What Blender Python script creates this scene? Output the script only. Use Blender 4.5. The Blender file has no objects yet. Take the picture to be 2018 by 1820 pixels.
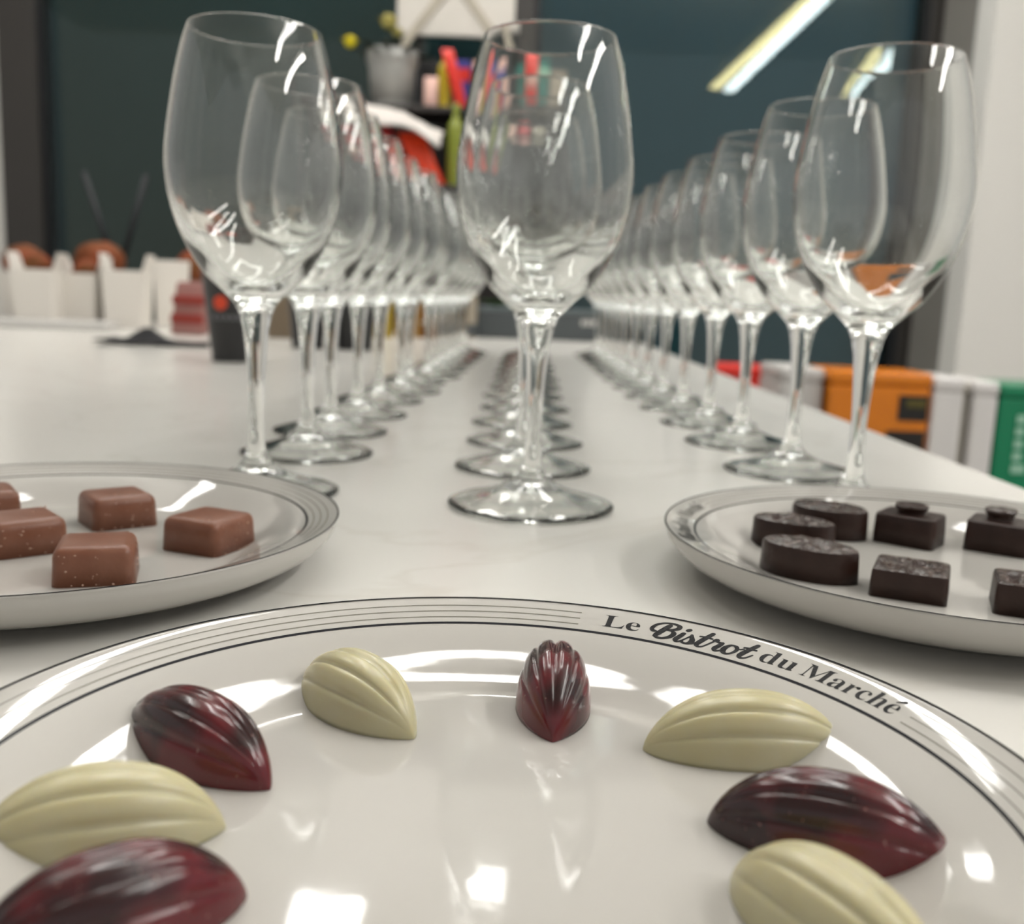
import bpy, bmesh, math, random
from mathutils import Vector, Matrix, noise
random.seed(7)
sc = bpy.context.scene
C = sc.collection
PI = math.pi
R = math.radians

# ------------------------------------------------------------------ camera
# world: x right, y away from the camera, z up, z = 0 is the table top
F_PX, PITCH, ROLL, CAM_H, CY = 1960.8, 0.1723, 0.0407, 0.0905, 924.0
cd = bpy.data.cameras.new('camera')
cam = bpy.data.objects.new('camera', cd)
C.objects.link(cam)
fw = Vector((0, math.cos(PITCH), -math.sin(PITCH)))
up = Vector((0, math.sin(PITCH), math.cos(PITCH)))
rt = Vector((1, 0, 0))
r2 = rt * math.cos(ROLL) + up * math.sin(ROLL)
u2 = up * math.cos(ROLL) - rt * math.sin(ROLL)
m3 = Matrix((r2, u2, -fw)).transposed()
cam.matrix_world = Matrix.Translation((0, 0, CAM_H)) @ m3.to_4x4()
cd.sensor_fit = 'HORIZONTAL'
cd.sensor_width = 36.0
cd.lens = F_PX / 2018 * 36.0
cd.shift_y = (CY - 910.0) / 2018
cd.clip_start = 0.005
cd.clip_end = 60
cd.dof.use_dof = True
cd.dof.focus_distance = 0.230
cd.dof.aperture_fstop = 14.0
sc.camera = cam

# ------------------------------------------------------------------ light, exposure
w = bpy.data.worlds.new('room_ambience')
sc.world = w
w.use_nodes = True
w.node_tree.nodes['Background'].inputs[0].default_value = (1.0, 0.975, 0.935, 1)
w.node_tree.nodes['Background'].inputs[1].default_value = 0.54
LAMP_POWER = 20.0
sc.view_settings.view_transform = 'Standard'
sc.view_settings.look = 'None'
sc.view_settings.gamma = 1.0
sc.view_settings.exposure = -0.10
sc.view_settings.use_curve_mapping = False
cy = sc.cycles
cy.max_bounces = 14
cy.transmission_bounces = 14
cy.glossy_bounces = 6
cy.diffuse_bounces = 3
cy.transparent_max_bounces = 12
cy.caustics_reflective = True
cy.caustics_refractive = True
cy.blur_glossy = 0.3
cy.sample_clamp_indirect = 0.0
cy.use_denoising = True
cy.use_adaptive_sampling = True
cy.adaptive_threshold = 0.12

# ------------------------------------------------------------------ materials
def srgb(r, g, b):
    f = lambda c: (c / 255 / 12.92) if c / 255 <= 0.04045 else ((c / 255 + 0.055) / 1.055) ** 2.4
    return (f(r), f(g), f(b), 1)

def mat(name, col, rough=0.5, metal=0.0, spec=0.5, trans=0.0, ior=1.5, sss=0.0, sss_r=(1, .5, .3), sss_s=0.003,
        coat=0.0, emit=None, estr=0.0, var=0.0, vscale=40.0, bump=0.0, bscale=200.0, col2=None, detail=4.0):
    m = bpy.data.materials.new(name)
    m.use_nodes = True
    nt = m.node_tree
    b = nt.nodes['Principled BSDF']
    b.inputs['Base Color'].default_value = col
    b.inputs['Roughness'].default_value = rough
    b.inputs['Metallic'].default_value = metal
    b.inputs['Specular IOR Level'].default_value = spec
    b.inputs['Transmission Weight'].default_value = trans
    b.inputs['IOR'].default_value = ior
    if sss:
        b.inputs['Subsurface Weight'].default_value = sss
        b.inputs['Subsurface Radius'].default_value = sss_r
        b.inputs['Subsurface Scale'].default_value = sss_s
    if coat:
        b.inputs['Coat Weight'].default_value = coat
        b.inputs['Coat Roughness'].default_value = 0.08
    if emit:
        b.inputs['Emission Color'].default_value = emit
        b.inputs['Emission Strength'].default_value = estr
    if var or bump:
        tc = nt.nodes.new('ShaderNodeTexCoord')
    if var:
        n = nt.nodes.new('ShaderNodeTexNoise')
        n.inputs['Scale'].default_value = vscale
        n.inputs['Detail'].default_value = detail
        nt.links.new(tc.outputs['Object'], n.inputs['Vector'])
        rp = nt.nodes.new('ShaderNodeValToRGB')
        rp.color_ramp.elements[0].position = 0.38
        rp.color_ramp.elements[1].position = 0.68
        rp.color_ramp.elements[0].color = col
        c2 = col2 or tuple(min(1, c * (1 + var)) for c in col[:3]) + (1,)
        rp.color_ramp.elements[1].color = c2
        nt.links.new(n.outputs['Fac'], rp.inputs['Fac'])
        nt.links.new(rp.outputs['Color'], b.inputs['Base Color'])
    if bump:
        n2 = nt.nodes.new('ShaderNodeTexNoise')
        n2.inputs['Scale'].default_value = bscale
        n2.inputs['Detail'].default_value = 3
        nt.links.new(tc.outputs['Object'], n2.inputs['Vector'])
        bp = nt.nodes.new('ShaderNodeBump')
        bp.inputs['Strength'].default_value = bump
        bp.inputs['Distance'].default_value = 0.001
        nt.links.new(n2.outputs['Fac'], bp.inputs['Height'])
        nt.links.new(bp.outputs['Normal'], b.inputs['Normal'])
    return m

def glass_mat():
    m = bpy.data.materials.new('clear_glass')
    m.use_nodes = True
    nt = m.node_tree
    nt.nodes.remove(nt.nodes['Principled BSDF'])
    g = nt.nodes.new('ShaderNodeBsdfGlass')
    g.inputs['Color'].default_value = (0.985, 0.99, 0.985, 1)
    g.inputs['Roughness'].default_value = 0.0
    g.inputs['IOR'].default_value = 1.5
    nt.links.new(g.outputs[0], nt.nodes['Material Output'].inputs[0])
    return m

def quartz_mat():
    m = mat('white_quartz', srgb(217, 215, 209), rough=0.22, spec=0.45)
    nt = m.node_tree
    b = nt.nodes['Principled BSDF']
    tc = nt.nodes.new('ShaderNodeTexCoord')
    n = nt.nodes.new('ShaderNodeTexNoise')
    n.inputs['Scale'].default_value = 3.2
    n.inputs['Detail'].default_value = 7
    n.inputs['Distortion'].default_value = 1.6
    nt.links.new(tc.outputs['Object'], n.inputs['Vector'])
    rp = nt.nodes.new('ShaderNodeValToRGB')       # thin grey veins around the mid value of the noise
    e = rp.color_ramp.elements
    e[0].position = 0.485; e[0].color = srgb(217, 215, 209)
    e[1].position = 0.515; e[1].color = srgb(217, 215, 209)
    mid = e.new(0.50); mid.color = srgb(211, 208, 201)
    nt.links.new(n.outputs['Fac'], rp.inputs['Fac'])
    nt.links.new(rp.outputs['Color'], b.inputs['Base Color'])
    return m

def window_front_mat():
    m = bpy.data.materials.new('window_glass')
    m.use_nodes = True
    nt = m.node_tree
    nt.nodes.remove(nt.nodes['Principled BSDF'])
    t = nt.nodes.new('ShaderNodeBsdfTransparent')
    t.inputs[0].default_value = (0.92, 0.95, 0.95, 1)
    g = nt.nodes.new('ShaderNodeBsdfGlossy')
    g.inputs['Roughness'].default_value = 0.0
    g.inputs['Color'].default_value = (0.78, 0.96, 1.0, 1)
    f = nt.nodes.new('ShaderNodeFresnel')
    f.inputs[0].default_value = 1.5
    mx = nt.nodes.new('ShaderNodeMixShader')
    nt.links.new(f.outputs[0], mx.inputs[0])
    nt.links.new(t.outputs[0], mx.inputs[1])
    nt.links.new(g.outputs[0], mx.inputs[2])
    nt.links.new(mx.outputs[0], nt.nodes['Material Output'].inputs[0])
    return m

def window_back_mat(name, c0, c1):
    m = bpy.data.materials.new(name)
    m.use_nodes = True
    nt = m.node_tree
    nt.nodes.remove(nt.nodes['Principled BSDF'])
    tc = nt.nodes.new('ShaderNodeTexCoord')
    n = nt.nodes.new('ShaderNodeTexNoise')
    n.inputs['Scale'].default_value = 0.7
    nt.links.new(tc.outputs['Object'], n.inputs['Vector'])
    rp = nt.nodes.new('ShaderNodeValToRGB')
    rp.color_ramp.elements[0].position = 0.3
    rp.color_ramp.elements[1].position = 0.7
    rp.color_ramp.elements[0].color = c0
    rp.color_ramp.elements[1].color = c1
    nt.links.new(n.outputs['Fac'], rp.inputs['Fac'])
    d = nt.nodes.new('ShaderNodeBsdfDiffuse')
    nt.links.new(rp.outputs['Color'], d.inputs[0])
    g = nt.nodes.new('ShaderNodeBsdfGlossy')
    g.inputs['Roughness'].default_value = 0.0
    g.inputs['Color'].default_value = (1.0, 0.86, 0.42, 1)
    f = nt.nodes.new('ShaderNodeFresnel')
    f.inputs[0].default_value = 1.42
    mx = nt.nodes.new('ShaderNodeMixShader')
    nt.links.new(f.outputs[0], mx.inputs[0])
    nt.links.new(d.outputs[0], mx.inputs[1])
    nt.links.new(g.outputs[0], mx.inputs[2])
    nt.links.new(mx.outputs[0], nt.nodes['Material Output'].inputs[0])
    return m

def pod_red_mat():
    m = mat('red_coloured_chocolate', (0.10, 0.010, 0.012, 1), rough=0.16, spec=0.6, sss=0.35, sss_r=(1, .12, .10), sss_s=0.004)
    nt = m.node_tree
    b = nt.nodes['Principled BSDF']
    tc = nt.nodes.new('ShaderNodeTexCoord')
    n = nt.nodes.new('ShaderNodeTexNoise'); n.inputs['Scale'].default_value = 85; n.inputs['Detail'].default_value = 1.5
    nt.links.new(tc.outputs['Object'], n.inputs['Vector'])
    rp = nt.nodes.new('ShaderNodeValToRGB')
    rp.color_ramp.elements[0].position = 0.42; rp.color_ramp.elements[0].color = (0.026, 0.006, 0.007, 1)
    rp.color_ramp.elements[1].position = 0.60; rp.color_ramp.elements[1].color = (0.115, 0.010, 0.015, 1)
    nt.links.new(n.outputs['Fac'], rp.inputs['Fac'])
    sp = nt.nodes.new('ShaderNodeTexNoise'); sp.inputs['Scale'].default_value = 900; sp.inputs['Detail'].default_value = 2
    nt.links.new(tc.outputs['Object'], sp.inputs['Vector'])
    r3 = nt.nodes.new('ShaderNodeValToRGB')
    r3.color_ramp.elements[0].position = 0.70; r3.color_ramp.elements[0].color = (0, 0, 0, 1)
    r3.color_ramp.elements[1].position = 0.78; r3.color_ramp.elements[1].color = (1, 1, 1, 1)
    nt.links.new(sp.outputs['Fac'], r3.inputs['Fac'])
    mx = nt.nodes.new('ShaderNodeMix'); mx.data_type = 'RGBA'
    nt.links.new(r3.outputs['Color'], mx.inputs['Factor'])
    nt.links.new(rp.outputs['Color'], mx.inputs[6])
    mx.inputs[7].default_value = (0.30, 0.13, 0.12, 1)
    nt.links.new(mx.outputs[2], b.inputs['Base Color'])
    return m

M = {}
M['glass'] = glass_mat()
M['quartz'] = quartz_mat()
M['porcelain'] = mat('glazed_white_porcelain', srgb(186, 183, 177), rough=0.045, spec=0.55, bump=0.03, bscale=70)
M['line_black'] = mat('black_glaze_line', (0.006, 0.006, 0.010, 1), rough=0.25, spec=0.10)
M['line_grey'] = mat('grey_glaze_line', srgb(122, 119, 108), rough=0.15, spec=0.3)
M['letter'] = mat('black_glaze_lettering', (0.006, 0.006, 0.007, 1), rough=0.30, spec=0.10, bump=0.12, bscale=1500)
M['pod_red'] = pod_red_mat()
M['pod_cream'] = mat('ivory_coloured_chocolate', (0.50, 0.455, 0.275, 1), rough=0.27, spec=0.5, sss=0.45, sss_r=(1, .75, .30), sss_s=0.0035,
                     var=0.1, vscale=60, col2=(0.53, 0.50, 0.335, 1), bump=0.05, bscale=500)
M['milk'] = mat('milk_chocolate', srgb(118, 73, 53), rough=0.38, spec=0.45, sss=0.12, sss_r=(1, .5, .3), sss_s=0.001, var=0.25, vscale=120,
                bump=0.12, bscale=700, col2=srgb(126, 83, 64))
M['bloom'] = mat('chocolate_bloom_flecks', srgb(176, 146, 128), rough=0.6)
M['dark'] = mat('dark_chocolate', srgb(42, 25, 19), rough=0.36, spec=0.32, var=0.2, vscale=140, bump=0.25, bscale=450, col2=srgb(52, 34, 28))
M['dark_glossy'] = mat('dark_chocolate_ganache', srgb(44, 30, 26), rough=0.22, spec=0.6, var=0.4, vscale=260, bump=0.8, bscale=420, col2=srgb(80, 64, 57))
M['wall'] = mat('white_painted_wall', srgb(226, 224, 218), rough=0.8, bump=0.05, bscale=60)
M['wall_grey'] = mat('grey_wall_reveal', srgb(128, 124, 118), rough=0.7)  # darker grey than the wall
M['ceiling'] = mat('white_ceiling', srgb(232, 230, 224), rough=0.9)
M['floor'] = mat('grey_floor', srgb(128, 122, 114), rough=0.5, var=0.15, vscale=6)
M['frame'] = mat('dark_bronze_window_frame', srgb(52, 49, 46), rough=0.45)
M['frame_black'] = mat('black_window_seal', (0.008, 0.009, 0.011, 1), rough=0.5)
M['winf'] = window_front_mat()
M['winb1'] = window_back_mat('dark_green_tinted_pane', (0.020, 0.052, 0.060, 1), (0.032, 0.070, 0.078, 1))
M['winb2'] = window_back_mat('dark_blue_tinted_pane', (0.050, 0.108, 0.140, 1), (0.066, 0.140, 0.185, 1))
M['lamp'] = mat('lamp_diffuser', (1, 1, 1, 1), rough=0.6, emit=(1.0, 0.98, 0.94, 1), estr=LAMP_POWER)
M['bright_lamp'] = mat('bright_lamp_diffuser', (1, 1, 1, 1), rough=0.6, emit=(1.0, 0.98, 0.94, 1), estr=42.0)
M['ring_lamp'] = mat('ring_lamp_diffuser', (1, 1, 1, 1), rough=0.6, emit=(1.0, 0.98, 0.94, 1), estr=19.0)
M['lamp_house'] = mat('lamp_housing', srgb(235, 233, 228), rough=0.4)
M['black'] = mat('matt_black', (0.012, 0.012, 0.013, 1), rough=0.45, var=0.3, vscale=30)
M['black_cloth'] = mat('black_cloth', (0.010, 0.010, 0.012, 1), rough=0.9, bump=0.3, bscale=400)
M['white_card'] = mat('white_card', srgb(225, 220, 212), rough=0.6)
M['board_white'] = mat('white_panel_paint', srgb(205, 200, 191), rough=0.6)
M['fold_shade'] = mat('beige_fold_shade', srgb(172, 164, 148), rough=0.6)  # shading of a fold, put into the colour
M['crust'] = mat('baked_brown_crust', srgb(92, 62, 36), rough=0.75, spec=0.25, var=0.6, vscale=14, col2=srgb(140, 72, 42), bump=0.4, bscale=60)
M['crust_red'] = mat('red_brown_crust', srgb(128, 56, 30), rough=0.75, spec=0.25, var=0.3, vscale=18, col2=srgb(104, 68, 36), bump=0.4, bscale=60)
M['brown_glass'] = mat('brown_bottle', srgb(96, 70, 44), rough=0.2)
M['reed'] = mat('black_reed', (0.006, 0.009, 0.012, 1), rough=0.6)
M['orange_print'] = mat('orange_print', srgb(205, 62, 22), rough=0.5)
M['grey_print'] = mat('grey_print', srgb(96, 96, 100), rough=0.5)
M['orange'] = mat('glossy_orange_card', srgb(214, 122, 18), rough=0.22, var=0.06, vscale=8)
M['black_print'] = mat('black_print', (0.010, 0.008, 0.006, 1), rough=0.4)
M['olive_print'] = mat('olive_print', srgb(84, 76, 24), rough=0.4)
M['green'] = mat('glossy_green_card', srgb(10, 122, 82), rough=0.25, var=0.06, vscale=8)
M['pale_print'] = mat('pale_green_print', srgb(150, 196, 172), rough=0.5)
M['white_gloss'] = mat('glossy_white_card', srgb(216, 213, 210), rough=0.25)
M['groove'] = mat('grey_groove_shade', srgb(168, 163, 152), rough=0.5)  # darker colour stands in for shade in a white box's groove
M['pale_grey'] = mat('pale_grey_card', srgb(196, 194, 190), rough=0.4)
M['red'] = mat('red_card', srgb(206, 40, 28), rough=0.4, var=0.15, vscale=8)
M['red_dim'] = mat('red_foil', srgb(178, 40, 44), rough=0.35, var=0.25, vscale=14)
M['orange_red'] = mat('orange_red_plastic', srgb(222, 62, 24), rough=0.35, var=0.15, vscale=14)
M['pink'] = mat('pale_pink_paper', srgb(226, 186, 174), rough=0.7)
M['dull_pink'] = mat('dull_pink_film', srgb(150, 104, 98), rough=0.6, var=0.2, vscale=20)
M['dull_red'] = mat('dull_red_film', srgb(138, 42, 30), rough=0.5)
M['white_cloth'] = mat('white_cloth', srgb(206, 200, 194), rough=0.9, bump=0.3, bscale=200)
M['olive'] = mat('olive_green_glass', srgb(124, 134, 44), rough=0.25)
M['yellow'] = mat('yellow_petal', srgb(216, 200, 24), rough=0.6, var=0.15, vscale=60)
M['pale_yellow'] = mat('pale_yellow_petal', srgb(176, 166, 92), rough=0.6, var=0.3, vscale=60)
M['leaf'] = mat('dark_green_leaf', srgb(36, 46, 34), rough=0.5, var=0.3, vscale=30)
M['leaf_green'] = mat('green_leaf', srgb(56, 88, 42), rough=0.5, var=0.3, vscale=30)
M['metal'] = mat('ribbed_grey_metal', srgb(168, 168, 164), rough=0.4, metal=0.2)
M['yellow_plastic'] = mat('yellow_plastic', srgb(186, 164, 34), rough=0.35)
M['blue'] = mat('blue_card', srgb(62, 60, 140), rough=0.4)
M['teal'] = mat('teal_card', srgb(32, 118, 108), rough=0.4)
M['tan'] = mat('brown_kraft_card', srgb(112, 98, 80), rough=0.7)
M['beige'] = mat('beige_card', srgb(158, 148, 132), rough=0.6)
M['gold'] = mat('gold_card', srgb(160, 124, 62), rough=0.35)
M['olive_gold'] = mat('olive_oil_glass', srgb(148, 124, 22), rough=0.2)
M['amber'] = mat('amber_glass', srgb(120, 76, 22), rough=0.2)
M['slate'] = mat('dark_slate_plastic', srgb(70, 75, 77), rough=0.45, var=0.1, vscale=10)
M['slate_light'] = mat('grey_slate_lid', srgb(96, 106, 108), rough=0.4)
M['wood_dark'] = mat('dark_stained_board', srgb(46, 42, 40), rough=0.5, var=0.2, vscale=10)
M['side_white'] = mat('white_laminate', srgb(212, 210, 204), rough=0.5)

# ------------------------------------------------------------------ helpers
def link(o, parent=None):
    C.objects.link(o)
    if parent is not None:
        o.parent = parent
    return o

def meshobj(name, verts, faces, m, parent=None, smooth=True, loc=None, rotz=0.0):
    me = bpy.data.meshes.new(name)
    me.from_pydata([tuple(v) for v in verts], [], faces)
    me.update()
    if smooth:
        for p in me.polygons:
            p.use_smooth = True
    me.materials.append(m)
    o = bpy.data.objects.new(name, me)
    link(o, parent)
    if loc is not None:
        o.location = loc
    o.rotation_euler = (0, 0, rotz)
    return o

def bmobj(name, bm, m, parent=None, smooth=False, loc=None, rotz=0.0):
    me = bpy.data.meshes.new(name)
    bm.normal_update()
    bm.to_mesh(me)
    bm.free()
    if smooth:
        for p in me.polygons:
            p.use_smooth = True
    me.materials.append(m)
    o = bpy.data.objects.new(name, me)
    link(o, parent)
    if loc is not None:
        o.location = loc
    o.rotation_euler = (0, 0, rotz)
    return o

def thing(name, label, cat, loc=(0, 0, 0), rotz=0.0, group=None):
    o = bpy.data.objects.new(name, None)
    o.empty_display_size = 0.01
    link(o)
    o.location = loc
    o.rotation_euler = (0, 0, rotz)
    tag(o, label, cat, group)
    return o

def tag(o, label, cat, group=None):
    o['label'] = label
    o['category'] = cat
    if group:
        o['group'] = group
    return o

def struct(o):
    o['kind'] = 'structure'
    return o

def box_bm(x0, x1, y0, y1, z0, z1, bev=0.0, seg=2, bm=None):
    b = bmesh.new()
    bmesh.ops.create_cube(b, size=1.0)
    for v in b.verts:
        v.co.x = x0 + (v.co.x + 0.5) * (x1 - x0)
        v.co.y = y0 + (v.co.y + 0.5) * (y1 - y0)
        v.co.z = z0 + (v.co.z + 0.5) * (z1 - z0)
    if bev:
        bmesh.ops.bevel(b, geom=list(b.edges), offset=bev, segments=seg, affect='EDGES', profile=0.5)
    if bm is None:
        return b
    me = bpy.data.meshes.new('tmp')
    b.to_mesh(me)
    b.free()
    bm.from_mesh(me)
    bpy.data.meshes.remove(me)
    return bm

def catmull(pts, n):
    out = []
    P = [pts[0]] + list(pts) + [pts[-1]]
    for i in range(1, len(P) - 2):
        p0, p1, p2, p3 = P[i - 1], P[i], P[i + 1], P[i + 2]
        for k in range(n):
            t = k / n
            out.append(tuple(0.5 * ((2 * b) + (-a + c) * t + (2 * a - 5 * b + 4 * c - d) * t * t + (-a + 3 * b - 3 * c + d) * t ** 3)
                             for a, b, c, d in zip(p0, p1, p2, p3)))
    out.append(tuple(pts[-1]))
    return out

def lathe(profile, seg=64, closed=False, a0=0.0, a1=2 * PI):
    """profile: list of (r, z); r == 0 makes a pole."""
    verts, faces, rings = [], [], []
    full = abs(a1 - a0 - 2 * PI) < 1e-6
    n = seg if full else seg + 1
    for r, z in profile:
        if r < 1e-7:
            verts.append((0, 0, z))
            rings.append([len(verts) - 1] * n)
        else:
            st = len(verts)
            for k in range(n):
                a = a0 + (a1 - a0) * k / seg
                verts.append((r * math.cos(a), r * math.sin(a), z))
            rings.append(list(range(st, st + n)))
    rr = rings + ([rings[0]] if closed else [])
    for A, B in zip(rr[:-1], rr[1:]):
        for k in range(seg):
            k2 = (k + 1) % n if full else k + 1
            f = [A[k], A[k2], B[k2], B[k]]
            g = []
            for i in f:
                if i not in g:
                    g.append(i)
            if len(g) > 2:
                faces.append(g)
    return verts, faces

def copy_tree(o, parent=None):
    c = o.copy()
    C.objects.link(c)
    c.parent = parent
    for ch in list(o.children):
        copy_tree(ch, c)
    return c

def tube(pts, rad, seg=8, caps=True):
    verts, faces = [], []
    n = len(pts)
    for i, p in enumerate(pts):
        p = Vector(p)
        d = (Vector(pts[min(i + 1, n - 1)]) - Vector(pts[max(i - 1, 0)])).normalized()
        a = d.orthogonal().normalized()
        if i and True:
            a = (prev - d * prev.dot(d)).normalized()
        prev = a
        b = d.cross(a)
        rr = rad[i] if isinstance(rad, (list, tuple)) else rad
        for k in range(seg):
            t = 2 * PI * k / seg
            verts.append(p + (a * math.cos(t) + b * math.sin(t)) * rr)
    for i in range(n - 1):
        for k in range(seg):
            faces.append([i * seg + k, i * seg + (k + 1) % seg, (i + 1) * seg + (k + 1) % seg, (i + 1) * seg + k])
    if caps:
        faces.append(list(range(seg))[::-1])
        faces.append([(n - 1) * seg + k for k in range(seg)])
    return verts, faces

# ------------------------------------------------------------------ setting
FLOOR, CEIL, BACK = -0.90, 2.30, 3.30
struct(bmobj('floor', box_bm(-4, 3.5, -3, BACK + 0.3, FLOOR - 0.05, FLOOR), M['floor']))
struct(bmobj('ceiling', box_bm(-4, 3.5, -3, BACK + 0.3, CEIL, CEIL + 0.05), M['ceiling']))

# window wall: parapet below, header above, white ends
bw = box_bm(-4, 3.5, BACK, BACK + 0.25, FLOOR, -0.30)
box_bm(-4, 3.5, BACK, BACK + 0.25, 1.60, CEIL, bm=bw)
box_bm(-4, -1.66, BACK, BACK + 0.25, -0.30, 1.60, bm=bw)
box_bm(1.34, 3.5, BACK, BACK + 0.25, -0.30, 1.60, bm=bw)
struct(bmobj('wall_back', bw, M['wall']))
struct(bmobj('wall_right', box_bm(1.272, 3.5, 2.90, 3.02, FLOOR, CEIL), M['wall']))
struct(bmobj('trim_1', box_bm(1.272, 1.285, 3.02, BACK - 0.04, FLOOR, CEIL), M['wall_grey']))

def window(n, x0, x1, left_frame, right_frame):
    fr = box_bm(x0, x0 + left_frame, BACK - 0.03, BACK + 0.10, -0.30, 1.60, 0.004)
    box_bm(x1 - right_frame, x1, BACK - 0.03, BACK + 0.10, -0.30, 1.60, 0.004, bm=fr)
    box_bm(x0 + left_frame, x1 - right_frame, BACK - 0.03, BACK + 0.10, -0.30, -0.25, 0.004, bm=fr)
    box_bm(x0 + left_frame, x1 - right_frame, BACK - 0.03, BACK + 0.10, 1.54, 1.60, 0.004, bm=fr)
    o = struct(bmobj('window_%d' % n, fr, M['frame']))
    a, b = x0 + left_frame, x1 - right_frame
    sb = box_bm(a, a + 0.02, BACK - 0.01, BACK + 0.08, -0.25, 1.54)
    box_bm(b - 0.02, b, BACK - 0.01, BACK + 0.08, -0.25, 1.54, bm=sb)
    bmobj('seal', sb, M['frame_black'], o)
    meshobj('pane', [(a, BACK, -.25), (b, BACK, -.25), (b, BACK, 1.54), (a, BACK, 1.54)], [[0, 1, 2, 3]], M['winf'], o, smooth=False)
    # the inner pane of the double glazing is not quite parallel to the outer one
    t = math.tan(R(0.55)) * (b - a)
    s = math.tan(R(-0.25)) * 1.79
    meshobj('pane', [(a, BACK + .05, -.25), (b, BACK + .05 + t, -.25), (b, BACK + .05 + t + s, 1.54), (a, BACK + .05 + s, 1.54)],
            [[0, 1, 2, 3]], M['winb%d' % n], o, smooth=False)
    return o

window(1, -1.66, -0.02, 0.12, 0.03)
window(2, -0.02, 1.34, 0.03, 0.10)

# linear ceiling lamps
def ceiling_lamp(x0, y0, x1, y1, z, wd, label, glow='lamp'):
    t = thing('linear_ceiling_lamp', label, 'ceiling lamp', ((x0 + x1) / 2, (y0 + y1) / 2, z), 0, 'linear ceiling lamps')
    L = math.hypot(x1 - x0, y1 - y0)
    a = math.atan2(y1 - y0, x1 - x0)
    bm = box_bm(-L / 2, L / 2, -wd / 2 - .004, wd / 2 + .004, 0.012, 0.06, 0.003)
    bmobj('housing', bm, M['lamp_house'], t, rotz=a)
    bmobj('diffuser', box_bm(-L / 2 + .004, L / 2 - .004, -wd / 2, wd / 2, 0, 0.0125), M[glow], t, rotz=a)
    bmobj('added_uplight', box_bm(-L / 2 + .004, L / 2 - .004, -wd / 2, wd / 2, 0.0595, 0.064), M['lamp'], t, rotz=a)  # glowing top side added to brighten the ceiling
    for s in (-1, 1):
        v, f = tube([(s * L * .4 * math.cos(a), s * L * .4 * math.sin(a), 0.06), (s * L * .4 * math.cos(a), s * L * .4 * math.sin(a), CEIL - z)], 0.003, 6)
        meshobj('suspension_rod', v, f, M['lamp_house'], t)
    return t

ceiling_lamp(1.45, -0.95, 1.45, 1.35, 1.60, 0.07, 'long linear lamp mirrored in the dark window at the right', 'bright_lamp')
ceiling_lamp(2.25, -1.0, 2.25, 0.9, 1.60, 0.07, 'linear lamp nearest the white pillar, mirrored beyond the right front glass', 'bright_lamp')
ceiling_lamp(-1.35, 0.9, -1.35, 2.5, 1.95, 0.07, 'linear lamp above the left side of the table')

ceiling_lamp(-0.46, 2.30, -0.46, 2.60, 1.62, 0.19, 'short broad lamp above the far left of the table end')
ceiling_lamp(-0.05, 2.62, -0.05, 2.84, 1.62, 0.13, 'short broad lamp above the middle of the table end')

# U-shaped pendant lamp over the rows of glasses, open towards the window
rl = thing('pendant_lamp', 'large U-shaped pendant lamp hanging over the rows of glasses', 'ceiling lamp', (0, 0, 2.12))
for (x0, x1, y0, y1) in ((-.54, .54, .84, .96), (-.54, -.42, .96, 3.05), (.42, .54, .96, 2.80)):
    bmobj('diffuser', box_bm(x0, x1, y0, y1, 0, .012), M['ring_lamp'], rl)
    bmobj('housing', box_bm(x0 - .006, x1 + .006, y0 - .006, y1 + .006, .0125, .05, .002), M['lamp_house'], rl)
for sx in (-.48, .48):
    for sy in (1.0, 2.6):
        v, f = tube([(sx, sy, .05), (sx, sy, CEIL - 2.12)], .003, 6)
        meshobj('suspension_rod', v, f, M['lamp_house'], rl)

# ------------------------------------------------------------------ table
tb = thing('table', 'long white veined quartz table carrying the glasses and plates', 'table', (0, 0, 0))
bmobj('tabletop', box_bm(-1.75, 0.275, -0.45, 2.26, -0.03, 0.0, 0.002), M['quartz'], tb)
for (lx, ly) in ((-1.65, -.35), (0.15, -.35), (-1.65, 2.10), (0.15, 2.10)):
    bmobj('leg', box_bm(lx, lx + .08, ly, ly + .08, FLOOR, -0.03, 0.004), M['side_white'], tb)

# ------------------------------------------------------------------ wine glasses
bowl_out = [(.0068, .0780), (.0088, .0825), (.0140, .0880), (.0218, .0955), (.0298, .1090), (.0347, .1236), (.0366, .1390), (.0354, .1535), (.0325, .1716), (.0295, .1850), (.0269, .1932)]
bo = catmull(bowl_out, 6)
bi = catmull([(.0261, .1932), (.0286, .1850), (.0316, .1716), (.0345, .1535), (.0356, .1390), (.0334, .1236), (.0279, .1095), (.0192, .0985), (.0115, .0925), (.0058, .0900), (0.0, .0892)], 6)
lip = [(.0268, .19345), (.0265, .1936), (.0262, .19345)]
stem_p = catmull([(.0050, .0170), (.0040, .0220), (.0034, .0300), (.0034, .0455), (.0047, .0650), (.0057, .0725), (.0068, .0780)], 8)
foot_p = catmull([(.0357, .0006), (.0361, .0014), (.0357, .0024), (.0325, .0035), (.0250, .0054), (.0170, .0078), (.0108, .0106), (.0071, .0135), (.0050, .0170)], 6)
gl = thing('wine_glass', '', 'wine glass')
v, f = lathe(bo + lip + bi, 72)
meshobj('bowl', v, f, M['glass'], gl)
v, f = lathe(stem_p, 48)
meshobj('stem', v, f, M['glass'], gl)
v, f = lathe(catmull([(0.0, .0090), (.0040, .0088), (.0108, .0071), (.0170, .0047), (.0250, .0027), (.0320, .0010), (.0350, .0003)], 4) + foot_p, 72)
meshobj('foot', v, f, M['glass'], gl)
ORD = ['front', 'second', 'third', 'fourth', 'fifth', 'sixth', 'seventh', 'eighth', 'ninth', 'tenth', 'eleventh', 'twelfth', 'thirteenth', 'fourteenth']
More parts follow.
